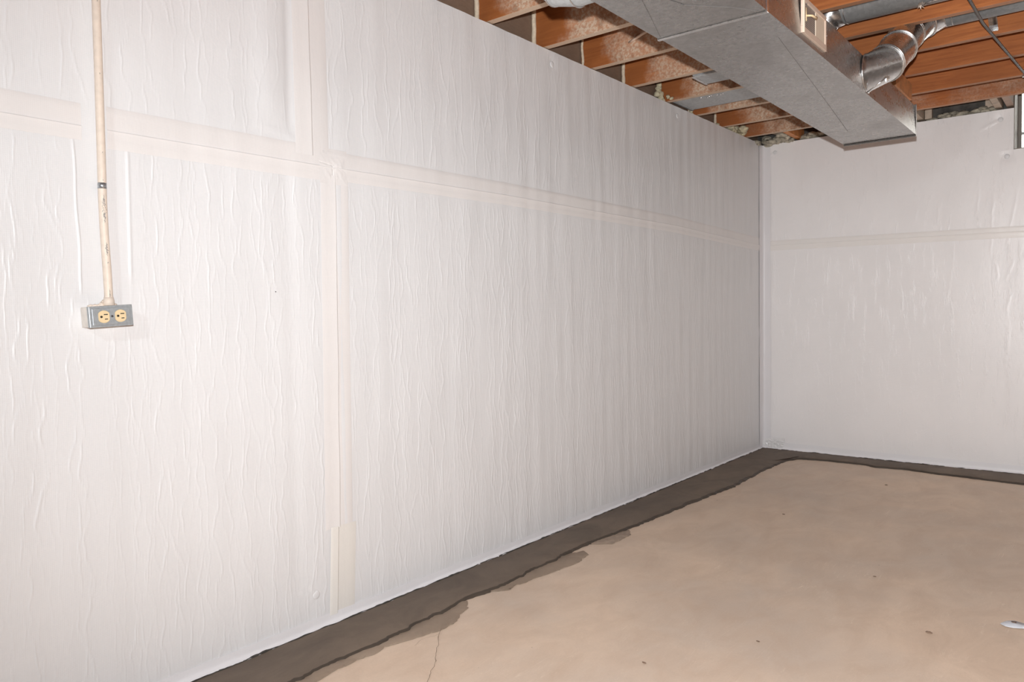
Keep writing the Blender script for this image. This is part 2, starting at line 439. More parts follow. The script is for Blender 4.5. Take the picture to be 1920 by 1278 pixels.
# hairline crack running out of the smear
def ribbon(pts, wdt, name, mat, seed, z=.0030):
    pp = resample(pts, .012, .007, seed); bm = bmesh.new(); prev = None
    for k, (x, y) in enumerate(pp):
        q = pp[min(k+1, len(pp)-1)]; p0 = pp[max(k-1, 0)]; d = Vector((q[0]-p0[0], q[1]-p0[1], 0)).normalized(); n = Vector((-d.y, d.x, 0))
        ww = wdt*(.5+abs(mnoise.noise(Vector((k*.4, seed, 0)))))
        a, b = bm.verts.new((x+n.x*ww, y+n.y*ww, z)), bm.verts.new((x-n.x*ww, y-n.y*ww, z))
        if prev: bm.faces.new((prev[0], prev[1], b, a))
        prev = (a, b)
    return from_bm(name, bm, mat, floor)
ribbon([(0.272,1.86),(0.34,1.772),(.36,1.74),(0.466,1.626),(.50,1.57),(0.536,1.519),(.62,1.42)], .0009, 'floor_crack', plain('crack_brown', (.13, .08, .05), .9), 5)
ribbon([(0.34,1.772),(.32,1.70),(.335,1.66)], .0006, 'floor_crack', plain('crack_brown_faint', (.26, .17, .12), .9), 6)
for k, (x, y, s) in enumerate(((.98, 2.0, .006), (1.35, 3.2, .006), (1.62, 2.75, .009), (1.2, 2.35, .005), (.75, 3.9, .006), (1.02, 4.9, .007), (1.5, 2.2, .005))):
    bm = bmesh.new(); blob(bm, (x, y, .002), s, (1.3, .8, .35), 1, .5); from_bm('floor_crumb', bm, plain('crumb', (.20, .13, .09), .9), floor)

# ------------------------------------------------------------------ membrane on the left wall
SEAM = lambda y: np.interp(y, [0, .3, 1.0, 1.6, 2.6, 4.2, 5.62], [1.567, 1.567, 1.568, 1.571, 1.581, 1.577, 1.538])
NSPL, NSPU = 1.634, 1.556      # y of the vertical seams, below and above the belt seam
def win(x, a, b, s): return np.clip((x-a)/s, 0, 1)*np.clip((b-x)/s, 0, 1)
def lower_sheet(y0, y1, seed, spacing=.024, ht=.0013, sig=.0016, amp=.0014):
    us = ugrid(y0, y1); vs = np.linspace(.015, 1.569, 157)
    H = billow(us, vs, amp, 5) * np.clip(.5+us/4, .5, 1.3)[None, :]
    R = ridge_field(us, vs, y0, y1, 0, 1.56, spacing, ht, sig, seed) + 0
    R = np.maximum(R, ridge_field(us, vs, y0, y1, 0, 1.56, spacing*.7, ht*.45, sig*.7, seed+50, .009))
    U, V = np.meshgrid(us, vs)
    m = np.clip((1.528-V)/.012, 0, 1)*np.clip((V-.02)/.05, .2, 1)
    sm = 1-.93*win(U, .775, 1.005, .03)*np.clip((V-1.12)/.05, 0, 1)       # the smooth welded strip behind the conduit
    sm = sm*(1-.88*win(U, 1.572, 1.704, .006))
    return us, vs, H + R*m*sm
for (a, b, sd) in ((.40, 1.632, 3), (1.636, 5.60, 4)):
    us, vs, H = lower_sheet(a, b, sd)
    U, V = np.meshgrid(us, vs)
    if a < 1:
        # folds that frame the smooth strip above the outlet
        H += .0030*np.exp(-((U-(.820+.022*(1.55-V)+.0015*np.sin(V*31)))/.0024)**2)*np.clip((V-1.13)/.03, 0, 1)*np.clip((1.535-V)/.02, 0, 1)
        H += .0022*np.exp(-((U-(.957-.004*(1.55-V)))/.0045)**2)*np.clip((V-1.15)/.05, 0, 1)*np.clip((1.535-V)/.02, 0, 1)
        # puckers radiating from the fastener low by the seam
        d = np.hypot(U-1.531, V-.132)
        for an, L in ((2.75, .09), (2.2, .05), (3.6, .04)):
            t_ = (U-1.531)*math.cos(an)+(V-.132)*math.sin(an); q = -(U-1.531)*math.sin(an)+(V-.132)*math.cos(an)
            H += .0022*np.exp(-(q/.004)**2)*np.clip(t_/.02, 0, 1)*np.clip((L-t_)/.03, 0, 1)
        H += -.003*np.exp(-((U-1.46)/.03)**2)*np.clip((V-.1)/.1, 0, 1)
    else:
        H += .0018*np.exp(-((U-1.66)/.02)**2)
        # two dents at the far end
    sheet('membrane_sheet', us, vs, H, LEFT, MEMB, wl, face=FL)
for (a, b, sd, sp) in ((.40, 1.554, 13, .026), (1.558, 5.60, 14, .026)):
    us = ugrid(a, b, .0014, .0006); vs = np.linspace(1.560, ZT, 75)
    U, V = np.meshgrid(us, vs)
    H = billow(us, vs, .0014, 5)*np.clip(.5+us/4, .5, 1.3)[None, :]
    m = np.clip((V-SEAM(U)-.055)/.015, 0, 1)*(1-.88*win(U, 1.486, 1.632, .006))
    R = ridge_field(us, vs, a, b, 1.56, ZT, sp, .0011, .0016, sd, .011)
    H = H + R*m*(1-.6*np.clip((V-1.9)/.4, 0, 1)*(U > 1.5))
    if a < 1:   # loose bulge left of the upper seam, ending in a fold above the belt tape
        H += .006*np.exp(-((U-1.40)/.05)**2)*np.clip((V-1.645)/.12, 0, 1) - .0035*np.exp(-((U-1.475)/.018)**2)*np.clip((V-1.645)/.05, 0, 1)
        q = V-(1.648+.10*(1.50-U)*1.2)
        H += .0022*np.exp(-(q/.004)**2)*win(U, 1.34, 1.492, .02)
    H = H + .0007
    for fy_, fz in ((2.933, 2.231), (4.228, 2.239)):
        d = np.hypot(U-fy_, V-fz); H += -.004*np.exp(-(d/.03)**2)
    sheet('membrane_sheet', us, vs, H, LEFT, MEMB, wl, face=FL)
# plain continuation behind the photographer
us = np.array([-1.6, .40]); vs = np.array([.015, ZT])
sheet('membrane_sheet', us, vs, np.zeros((2, 2)), LEFT, MEMB, wl, face=FL)

def tape_h(y0, y1, up, dn, off=.0015, mat=TAPE, groove=.0022, seed=5, s=None):
    us = ugrid(y0, y1, .003, .0012); base = np.array([-dn, -dn*.98, -dn*.5, -.02, -.008, -.005, -.003, -.0015, 0, .0015, .003, .006, .012, .03*up/.06, up*.7, up*.98, up])
    base = np.unique(np.clip(base, -dn, up)); U, T = np.meshgrid(us, base)
    V = SEAM(U)+T
    H = off + billow(us, base+1.572, .0014, 5)*np.clip(.5+us/4, .5, 1.3)[None, :] 
    wob = .0012*np.sin(U*3.1)+.0006*np.sin(U*17+1)
    H = H + groove*1.5*np.exp(np.minimum(T-wob*.3, 0)/.007)*(T <= 0)
    H = H - .0004*(np.abs(T-up) < 1e-4) - .0004*(np.abs(T+dn) < 1e-4)
    return sheet('seam_tape', us, base, H, lambda U_, V_, H_: np.stack([H_, U_, V], -1), mat, wl, face=FL)
tape_h(.905, 1.70, .062, .048)
tape_h(1.60, 5.60, .055, .042, off=.0019, groove=.0026)
tape_h(.40, .842, .058, .036)
def tape_v(y, z0, z1, wl_, wr_, off=.0018, mat=TAPE, groove=.0025, lean=0):
    T = np.array([-wl_, -wl_*.97, -wl_*.6, -.012, -.006, -.004, -.0025, -.0012, 0, .0012, .0025, .004, .0055, .007, .014, wr_*.6, wr_*.97, wr_])
    T = np.unique(np.clip(T, -wl_, wr_)); vs = np.linspace(z0, z1, max(4, int((z1-z0)/.02)))
    TT, V = np.meshgrid(T, vs); Y = y + TT + lean*(V-z0)
    mid = smooth_noise(4, .2, .9, int(y*100)); wob = .0016*mid(V)
    BL = billow(Y[0], vs, .0014, 5)*np.clip(.5+Y[0]/4, .5, 1.3)[None, :]
    H = off + BL + groove*1.2*np.clip((TT+.03)/.03, 0, 1)*np.clip(1-(TT-wob)/.0045, 0, 1)
    H = H - .0004*((TT == T[0]) | (TT == T[-1]))
    return sheet('seam_tape', T, vs, H, lambda U_, V_, H_: np.stack([H_, Y, V_], -1), mat, wl, face=FL)
tape_v(NSPU, 1.60, ZT, .062, .070, lean=-.006)
tape_v(NSPL, .34, 1.545, .060, .056, lean=.012, groove=.0034)
tape_v(NSPL-.022, .045, .345, .030, .078, off=.0026, mat=TAPE_Y, lean=.05, groove=.0036)
# wrinkled lump of tape where the seams cross
us = np.linspace(1.585, 1.70, 70); vs = np.linspace(1.515, 1.615, 60); U, V = np.meshgrid(us, vs)
H = np.zeros_like(U)
for j in range(len(vs)):
    for i in range(len(us)):
        H[j, i] = .0012+.0026*abs(mnoise.noise(Vector((us[i]*24+9*vs[j], vs[j]*22-6*us[i], 2))))+.0010*mnoise.noise(Vector((us[i]*70+20*vs[j], vs[j]*50, 7)))
ed = np.clip(np.minimum(np.minimum(U-us[0], us[-1]-U), np.minimum(V-vs[0], vs[-1]-V))/.025, 0, 1)**1.5
H = .0015+H*ed - .0022*np.exp(-((U-1.640)/.0018)**2)*(V < 1.575) - .0018*np.exp(-((V-1.578-.12*(1.64-U))/.0018)**2)*(U < 1.64)
sheet('seam_tape', us, vs, H+.0012+billow(us, vs, .0014, 5)*.9, LEFT, TAPE, wl, face=FL)
# bottom tape, lapped onto the concrete strip
def base_tape(u0, u1, mapf, face, parent, h0=.055, seed=1):
    us = np.arange(u0, u1+.009, .009); T = np.array([0, .08, .2, .35, .6, .9, 1.0]); U, TT = np.meshgrid(us, T)
    nz = np.array([mnoise.noise(Vector((u*2.3, seed, 0)))*.008 + mnoise.noise(Vector((u*21, seed, 4)))*.0035 + mnoise.noise(Vector((u*60, seed, 4)))*.002 for u in us])
    nt = np.array([mnoise.noise(Vector((u*1.7, seed+8, 0)))*.006 for u in us])
    z0 = .017+nz[None, :]*(1-TT)*1.0; z1 = h0+nt[None, :]
    V = z0 + (z1-.017)*TT
    H = .004 + .012*np.clip(1-TT/.25, 0, 1)**1.5 + .001*np.sin(U*11)
    return sheet('base_tape', us, T, H, lambda U_, V_, H_: mapf(U_, V, H_), TAPE_W if parent is wl else TAPE_BW, parent, face=face)
base_tape(.40, 5.61, LEFT, FL, wl, .052, 1)
# bead of dark mortar and dried glue under the tape
def bead(u0, u1, mapf, parent, seed, mat, r=.006, z=.018, x=.008):
    bm = bmesh.new(); pts = []
    u = u0
    while u < u1:
        pts.append(mapf(u, z+.004*mnoise.noise(Vector((u*14, seed, 0))), x+.004*mnoise.noise(Vector((u*19, seed, 3))))); u += .012
    rad = [r*(.55+.9*abs(mnoise.noise(Vector((k*.31, seed, 1))))) for k in range(len(pts))]
    sweep(bm, pts, rad, 7); return from_bm('mortar_bead', bm, mat, parent, True)
bead(.45, 5.6, lambda u, z, h: (h, u, z), wl, 1, DARKM, .0045, .017, .014)

def fastener(p, face, parent):
    bm = bmesh.new(); n = 20; rows = []
    prof = [(.0145, -.001), (.014, .0006), (.0125, .0018), (.010, .0026), (.006, .003)]
    ax = Vector(face); s = ax.cross(Vector((0, 0, 1))); u = s.cross(ax)
    for r, h in prof: rows.append([bm.verts.new(Vector(p)+ax*h+(s*math.cos(2*PI*k/n)+u*math.sin(2*PI*k/n))*r) for k in range(n)])
    for a, b in zip(rows, rows[1:]):
        for k in range(n): bm.faces.new((a[k], a[(k+1) % n], b[(k+1) % n], b[k]))
    bm.faces.new(rows[-1]); return from_bm('fastener_cap', bm, MEMB, parent, True)
for y, z in ((1.531, .132), (2.933, 2.231), (4.228, 2.239)): fastener((.0005, y, z), (1, 0, 0), wl)

box('pinhole_speck', (.0015, 1.4028, 1.1468), (.0036, 1.4052, 1.1492), BLACKM, wl)

# ------------------------------------------------------------------ membrane on the back wall
def xg(a, b, s): return np.linspace(a, b, int((b-a)/s)+1)
SB = lambda x: np.interp(x, [0, 1.65, 5], [1.537, 1.522, 1.50])
for (z0, z1, nz) in ((.02, 1.52, 130), (1.52, WZ0, 60)):
    us = xg(.0, 2.42, .0045); vs = np.linspace(z0, z1, nz)
    U, V = np.meshgrid(us, vs)
    H = billow(us, vs, .0008 if z0 < 1 else .0012, 8, .12, .6)
    R = ridge_field(us, vs, .1, 2.4, z0, z1, .09 if z0 > 1 else .14, .0012 if z0 > 1 else .0006, .006, 31, .012)
    fade = np.clip((1.9-V)/.25, .15, 1)*np.clip((U-.25)/.5, .15, 1) if z0 > 1 else 1
    H = H + R*fade
    for fx, fz in ((1.541, 1.99),):
        d = np.hypot(U-fx, V-fz); H += -.004*np.exp(-(d/.03)**2)
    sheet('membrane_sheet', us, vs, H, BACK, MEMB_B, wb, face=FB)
for a, b in ((0, WX0), (WX1, X1)):
    us = xg(a, b, .0045 if b < 2 else .3); vs = np.linspace(WZ0, 2.282, 30); U, V = np.meshgrid(us, vs)
    H = billow(us, vs, .0012, 8, .12, .6)
    if b < 2:
        for fx, fz in ((.098, 2.218), (1.505, 2.222)): H += -.004*np.exp(-(np.hypot(U-fx, V-fz)/.03)**2) + .003*np.exp(-((V-fz+.45*(fx-U))/.006)**2)*np.clip((fx-U)/.02, 0, 1)*np.clip((.12-(fx-U))/.05, 0, 1)
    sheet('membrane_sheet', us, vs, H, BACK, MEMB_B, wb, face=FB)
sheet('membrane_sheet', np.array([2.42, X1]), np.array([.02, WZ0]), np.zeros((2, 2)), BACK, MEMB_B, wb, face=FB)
for x, z in ((.098, 2.218), (1.505, 2.222), (1.541, 1.99)): fastener((x, BACKY-.0003, z), (0, -1, 0), wb)
# belt tape on the back wall
us = xg(.0, X1, .02); T = np.array([-.038, -.037, -.015, -.004, -.0025, -.0012, 0, .0012, .0025, .005, .02, .032, .033]); U, TT = np.meshgrid(us, T); VV = SB(U)+TT
H = .0018 + billow(us, T+1.53, .0010, 8, .12, .6) + .0035*np.exp(np.minimum(TT, 0)/.007)*(TT <= 0) - .0003*((TT == T[0]) | (TT == T[-1])) + .0004*np.sin(U*13)
sheet('seam_tape', us, T, H, lambda U_, V_, H_: BACK(U_, VV, H_), TAPE_B, wb, face=FB)
base_tape(0.0, X1, BACK, FB, wb, .066, 4)
bead(.02, 3.0, lambda u, z, h: (u, BACKY-h, z), wb, 6, DARKM, .0035, .017, .014)
# corner tape wrapping from one wall to the other
vs = np.linspace(.03, 2.28, 190); prof = [(.0045, -.065), (.0058, -.05), (.0062, -.03), (.009, -.012), (.018, -.0065), (.035, -.0062), (.055, -.006), (.066, -.0045)]
P = np.array(prof); U, V = np.meshgrid(np.arange(len(P), dtype=float), vs)
w1 = np.array([[.0014*mnoise.noise(Vector((i*1.3, v*14, 2)))+.0007*mnoise.noise(Vector((i*2.7, v*60, 2))) for i in range(len(P))] for v in vs])
sheet('corner_tape', U[0], vs, w1, lambda U_, V_, H_: np.stack([P[:, 0][None, :]+H_+0*V_, BACKY+P[:, 1][None, :]-H_*.8+0*V_, V_], -1), TAPE_W, wb, face=np.array([1, -1, 0]))
# crumpled tape at the foot of the corner
us = np.linspace(.0, .17, 60); vs = np.linspace(.02, .10, 40); U, V = np.meshgrid(us, vs)
H = np.array([[.004+.006*abs(mnoise.noise(Vector((u*45, v*60, 5)))) for u in us] for v in vs])*np.clip((.17-U)/.03, 0, 1)*np.clip((.10-V)/.02, 0, 1)+.003
sheet('corner_tape', us, vs, H, BACK, membrane('crumpled_tape', (.82, .81, .81), .2, .05), wb, face=FB)

# ------------------------------------------------------------------ window in the back wall
win1 = bpy.data.objects.new('window_1', None); COL.objects.link(win1); win1['kind'] = 'structure'; win1.location = (WX0, BACKY, WZ0)
def wc(o): return child(o, win1)
WT = 2.50
bm = bmesh.new()      # steel liner of the opening
bbox(bm, (WX0, BACKY-.006, WZ0), (WX0+.004, BACKY+.24, WT)); bbox(bm, (WX1-.004, BACKY-.006, WZ0), (WX1, BACKY+.24, WT))
bbox(bm, (WX0, BACKY-.006, WZ0), (WX1, BACKY+.24, WZ0+.004)); bbox(bm, (WX0, BACKY+.03, WT-.004), (WX1, BACKY+.24, WT))
wc(from_bm('window_liner', bm, FRAMEM))
bm = bmesh.new(); yw = BACKY+.19
bbox(bm, (WX0+.004, yw, WZ0+.004), (WX0+.022, yw+.035, WT-.004), .002); bbox(bm, (WX1-.022, yw, WZ0+.004), (WX1-.004, yw+.035, WT-.004), .002)
bbox(bm, (WX0+.022, yw, WZ0+.004), (WX1-.022, yw+.035, WZ0+.018), .002); bbox(bm, (WX0+.022, yw, WT-.03), (WX1-.022, yw+.035, WT-.004), .002)
wc(from_bm('window_frame', bm, FRAMEM))
wc(box('glazing_bar', (WX0+.022, yw+.005, 2.150), (WX1-.022, yw+.03, 2.163), plain('bar_grey', (.5, .5, .47), .5)))
wc(box('glazing_bar', ((WX0+WX1)/2-.008, yw+.006, WZ0+.018), ((WX0+WX1)/2+.008, yw+.029, WT-.03), plain('bar_grey', (.5, .5, .47), .5)))
for a, b in ((WX0+.022, (WX0+WX1)/2-.008), ((WX0+WX1)/2+.008, WX1-.022)):
    for c, d in ((WZ0+.018, 2.150), (2.163, WT-.03)):
        wc(box('pane', (a, yw+.014, c), (b, yw+.018, d), GLASS))

# ------------------------------------------------------------------ ceiling: subfloor, joists, rim, blocking
ceil = box('ceiling', (-.1, Y0-.1, ZC), (X1+.1, BACKY+.3, ZC+.03), SUB, kind='structure')
JY = [5.326-.406*k for k in range(20)]
jm = None
for k, y in enumerate(JY):
    if jm is None:
        bm = bmesh.new(); bbox(bm, (-.062, -.019, ZJ), (X1+.1, .019, ZC-.001), .0015)
        o = from_bm('joist', bm, WOOD, ceil); jm = o.data
    else:
        o = mesh_obj('joist', jm, None, ceil)
    o.location = (0, y, 0); o.rotation_euler = (0, 0, random.uniform(-.0006, .0006))
box('rim_board', (-.10, Y0, ZJ), (-.063, BACKY+.15, ZC-.001), WOODR, ceil)
box('sill_plate', (-.20, Y0, 2.268), (-.008, BACKY+.20, ZJ-.001), WOODR, wl)
bm = bmesh.new(); bbox(bm, (-.008, BACKY+.02, 2.268), (WX0-.002, BACKY+.20, 2.284)); bbox(bm, (WX1+.002, BACKY+.02, 2.268), (X1, BACKY+.20, 2.284))
from_bm('sill_plate', bm, WOODR, wb)
box('sill_plate', (X1+.001, Y0, 2.268), (X1+.2, BACKY+.2, ZJ-.001), WOODR, None, kind='structure').name = 'trim_1'
box('trim_2', (-.008, Y0-.2, 2.268), (X1, Y0-.001, ZC), WOODR, None, kind='structure')
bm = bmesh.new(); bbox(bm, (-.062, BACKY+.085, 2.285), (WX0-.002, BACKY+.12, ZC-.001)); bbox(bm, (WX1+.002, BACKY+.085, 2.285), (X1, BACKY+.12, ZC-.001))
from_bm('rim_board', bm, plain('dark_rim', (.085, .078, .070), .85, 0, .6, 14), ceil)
for x0, x1, m in ((.125, .165, WOODP), (.245, .283, WOODC), (.62, .66, WOODC), (1.035, 1.075, WOODP), (1.475, 1.513, WOODP), (1.536, 1.574, plain('pinkish_post', (.50, .37, .30), .7)), (.80, .84, WOODC)):
    box('blocking', (x0, 5.346, 2.297 if x0 != .125 else 2.33), (x1, BACKY+.084, ZC-.002), m, ceil)
for x0, x1, z in ((.170, .244, 2.35), (1.080, 1.12, 2.33), (1.42, 1.474, 2.30)):
    bm = bmesh.new(); bbox(bm, (x0, BACKY+.03, z-.03), (x1, BACKY+.08, ZC-.03)); from_bm('insulation_board', bm, WOODP, ceil)
# stub blocking beside the duct end
bm = bmesh.new(); bbox(bm, (1.150, 4.30, 2.205), (1.188, 4.68, 2.294), .002)
from_bm('blocking', bm, WOODC, ceil)
# caulk beads down the joist-to-rim corners
for k, (yj, r, x) in enumerate(((2.059, .007, -.055), (2.465, .011, -.050), (2.871, .011, -.052), (3.277, .0065, -.050), (3.683, .010, -.050), (4.089, .010, -.050), (4.495, .007, -.050), (4.901, .009, -.050))):
    pts = []; rad = []
    for i in range(22):
        z = 2.290+.235*i/21; pts.append((x+.004*mnoise.noise(Vector((z*16, k, 0))), yj-.006+.002*mnoise.noise(Vector((z*30, k, 5))), z)); rad.append(r*(1+.35*mnoise.noise(Vector((z*40, k, 9)))))
    tube('caulk_bead', pts, rad, CAULK, ceil, 10)
def foam(cs, name, mat, parent):
    bm = bmesh.new()
    for c, r, sq in cs: blob(bm, c, r, sq, 2, .55, 2.6)
    return from_bm(name, bm, mat, parent, True, kind='stuff')
foam([((-.035+.02*random.random(), 4.075-.02*i*.3, 2.300+.018*i), .016+.006*random.random(), (1, .8, 1)) for i in range(6)] + [((.02, 4.07, 2.315), .012, (1, 1, 1)), ((.045, 4.066, 2.300), .010, (1.3, 1, .8)), ((-.03, 4.03, 2.33), .02, (1, 1, .8))], 'spray_foam', FOAM, ceil)
foam([((-.03, 4.482, 2.30+.02*i), .011+.005*random.random(), (1, .8, 1.2)) for i in range(5)] + [((-.02, 4.86, 2.305), .014, (1, 1, .7)), ((-.04, 4.80, 2.30), .012, (1, 2, .7))], 'spray_foam', FOAM, ceil)
foam([((-.055+.10*random.random()*(.5+.5*random.random()), 5.10+.19*random.random(), 2.300+.05*random.random()), .022+.012*random.random(), (1, 1, .8)) for i in range(14)], 'spray_foam', FOAM, ceil)
foam([((-.02+.24*random.random(), 5.50+.15*random.random(), 2.285+.055*random.random()*random.random()), .018+.014*random.random(), (1.2, 1, .7)) for i in range(34)], 'spray_foam', FOAMG, wb)
foam([((.29+.30*random.random(), 5.63+.06*random.random(), 2.295+.03*random.random()), .014+.014*random.random(), (1.4, 1, .7)) for i in range(24)], 'spray_foam', FOAMG, wb)
foam([((.86+.16*random.random(), 5.64+.05*random.random(), 2.295+.035*random.random()), .014+.012*random.random(), (1.4, 1, .8)) for i in range(14)], 'spray_foam', FOAMG, wb)
foam([((1.10+.37*random.random(), 5.64+.055*random.random(), 2.293+.022*random.random()), .011+.012*random.random(), (1.6, 1, .7)) for i in range(34)], 'spray_foam', FOAMG, wb)

# ------------------------------------------------------------------ main trunk duct
DX0, DX1, DZ0, DZ1, DYE = .914, 1.262, 1.954, 2.106, 4.385
duct = empty('trunk_duct', (1.088, 2.26, DZ0), 'large rectangular galvanised sheet metal duct hung below the joists', 'duct')
def dc(o): return child(o, duct)
def shell(y0, y1, x0, x1, z0, z1, endcap=False):
    bm = bmesh.new(); ny = max(2, int((y1-y0)/.12)); nx = 6; nz = 4
    loop = [(x0+(x1-x0)*i/nx, z0) for i in range(nx)] + [(x1, z0+(z1-z0)*i/nz) for i in range(nz)] + [(x1-(x1-x0)*i/nx, z1) for i in range(nx)] + [(x0, z1-(z1-z0)*i/nz) for i in range(nz)]
    rows = []
    for j in range(ny+1):
        y = y0+(y1-y0)*j/ny; e = math.sin(PI*j/ny); row = []
        for (x, z) in loop:
            tx = (x-x0)/(x1-x0); tz = (z-z0)/(z1-z0); dz = dx = 0
            if z == z0: dz = .0035*e*math.sin(PI*tx)          # cross-broken panel, slightly dished
            if x == x1: dx = .0015*e*math.sin(PI*tz) + (tz-.5)*.009
            row.append(bm.verts.new((x-dx, y, z+dz)))
        rows.append(row)
    n = len(loop)
    for a, b in zip(rows, rows[1:]):
        for k in range(n): bm.faces.new((a[k], a[(k+1) % n], b[(k+1) % n], b[k]))
    if endcap: bm.faces.new(rows[-1])
    return from_bm('duct_section', bm, GALV, None)
dc(shell(Y0+.05, 2.256, DX0-.002, DX1+.002, DZ0-.001, DZ1+.001)); dc(shell(2.250, DYE, DX0, DX1, DZ0, DZ1))
# drive cleat where the two sections join
bm = bmesh.new(); c = .006
bbox(bm, (DX0-c, 2.250, DZ0-c), (DX1+c, 2.262, DZ0-.0015), .0015); bbox(bm, (DX1+.003, 2.250, DZ0-c), (DX1+c+.002, 2.262, DZ1+c), .0015)
bbox(bm, (DX0-c, 2.250, DZ0-c), (DX0-.003, 2.262, DZ1+c), .0015)
dc(from_bm('joint_cleat', bm, GALVS))
# nail hanging bracket end beside the cleat
bm = bmesh.new(); sweep(bm, [(DX1+.008, 2.50, 2.075), (DX1+.010, 2.503, 2.095), (DX1+.010, 2.505, 2.125)], .0022, 8); blob(bm, (DX1+.008, 2.50, 2.073), .005, (1, 1, 1), 1, 0)
dc(from_bm('hanger_nail', bm, CAULK))
# scribed fold lines of the bottom panel
def fold(pts):
    bm = bmesh.new(); sweep(bm, pts, .0008, 5); dc(from_bm('fold_crease', bm, plain('crease_grey', (.20, .19, .185), .6, .3), None))
zc_ = lambda x, y: DZ0 + .0035*math.sin(PI*(y-2.25)/2.1)*math.sin(PI*(x-DX0)/(DX1-DX0)) - .0002
fold([(x, y, zc_(x, y)) for x, y in [(1.215-.0165*i, 2.50+.130*i) for i in range(13)]])
fold([(x, y, DZ0-.0015) for x, y in ((.925, 2.24), (.985, 2.06), (1.10, 1.7))])
fold([(x, y, DZ0-.0015) for x, y in ((1.25, 2.24), (1.20, 2.16), (1.10, 2.05), (1.00, 1.7))])
# end cap with folded lips that hang below the bottom
bm = bmesh.new()
bbox(bm, (DX0-.002, DYE, DZ0-.007), (DX1+.005, DYE+.004, DZ1+.004)); 
bbox(bm, (DX1+.001, DYE-.007, DZ0-.007), (DX1+.005, DYE+.002, DZ1+.004), .0008)
dc(from_bm('end_cap', bm, GALV))
dc(box('end_seam', (DX0-.001, DYE-.012, DZ0-.006), (DX1+.003, DYE-.0005, DZ0-.0015), plain('seam_dark', (.10, .09, .082), .6, .3)))
# air register on the side of the duct
RY0, RY1, RZ0, RZ1 = 2.572, 2.826, 1.978, 2.098; xs = DX1+.001
bm = bmesh.new(); fw = .022
for lo, hi in (((xs, RY0, RZ0), (xs+.009, RY1, RZ0+fw)), ((xs, RY0, RZ1-fw*.7), (xs+.009, RY1, RZ1)), ((xs, RY0, RZ0+fw), (xs+.009, RY0+fw*.9, RZ1-fw*.7)), ((xs, RY1-fw*.6, RZ0+fw), (xs+.009, RY1, RZ1-fw*.7))):
    bbox(bm, lo, hi, .0015)
reg = dc(from_bm('register', bm, CREAMR)); reg['label'] = 'cream register frame'
def rc(o): o.parent = reg; return o
rc(box('grille', (xs+.001, RY0+fw*.9, RZ0+fw), (xs+.004, RY0+.140, RZ1-fw*.7), GRILLE))
rc(box('damper_panel', (xs+.001, RY0+.140, RZ0+fw), (xs+.006, RY1-fw*.6, RZ1-fw*.7), CREAML, None, .001))
rc(box('raised_edge', (xs+.009, RY0-.002, RZ0-.001), (xs+.013, RY0+.005, RZ1+.001), CREAML, None, .001))
bm = bmesh.new(); sweep(bm, [(xs+.004, RY0+.045, 2.045), (xs+.020, RY0+.052, 2.043), (xs+.026, RY0+.080, 2.041)], [.0035, .0035, .005], 8)
bbox(bm, (xs+.004, RY0+.040, 2.026), (xs+.006, RY0+.046, 2.070)); rc(from_bm('damper_lever', bm, IVORY, None, True))
for y, z in ((RY0+.03, RZ1-.02), (RY1-.004, RZ0+.055)):
    bm = bmesh.new(); blob(bm, (xs+.010, y, z), .003, (1, 1, 1), 1, 0); rc(from_bm('screw', bm, GALVS, None, True))

# ------------------------------------------------------------------ round elbow and branch duct
br = empty('branch_duct', (1.262, 3.41, 2.04), 'bright round metal elbow duct rising from the trunk duct side into the joists', 'duct')
def bc(o): return child(o, br)
EP = [(1.258, 3.410, 2.040), (1.316, 3.500, 2.092), (1.328, 3.660, 2.192), (1.336, 3.800, 2.290), (1.388, 3.885, 2.360), (1.455, 3.905, 2.390)]
ER = [.077, .0755, .0745, .0740, .073, .071]
path, TT_ = frames(EP)
for i in range(len(EP)-1):
    bm = bmesh.new()
    # whole sweep, then keep the part of one gore: mitred ends come out right
    tmp = bmesh.new(); rings = sweep(tmp, EP, ER, 40, False)
    co = [[v.co.copy() for v in rings[j]] for j in (i, i+1)]; tmp.free()
    if i == 0:      # the first gore is cut flush with the duct side
        for q in co[0]:
            d_ = Vector((0, q.y-3.41, q.z-2.04)).normalized(); q.x, q.y, q.z = 1.2625, 3.41+d_.y*.077, 2.04+d_.z*.077
    va = [bm.verts.new(c_) for c_ in co[0]]; vb = [bm.verts.new(c_) for c_ in co[1]]
    vm = [bm.verts.new((a.co*.94+b.co*.06)+((a.co*.94+b.co*.06)-(Vector(EP[i])*.94+Vector(EP[i+1])*.06)).normalized()*.0022) for a, b in zip(va, vb)]
    vn = [bm.verts.new(a.co*.88+b.co*.12) for a, b in zip(va, vb)]
    n = 40
    for A, B in ((va, vm), (vm, vn), (vn, vb)):
        for k in range(n): bm.faces.new((A[k], A[(k+1) % n], B[(k+1) % n], B[k]))
    bc(from_bm('elbow_gore', bm, GALVS, None, True))
for i in (1, 2, 3, 4):
    for dd in (-.005, .005):
        bm = bmesh.new(); torus_ring(bm, Vector(EP[i])+TT_[i]*dd, TT_[i], ER[i]*1.028, .0024, 44, 8); bc(from_bm('crimp_bead', bm, GALVS, None, True))
bm = bmesh.new()
torus_ring(bm, (1.264, 3.410, 2.040), (1, 0, 0), .0785, .0028); bc(from_bm('collar_ring', bm, GALVS, None, True))
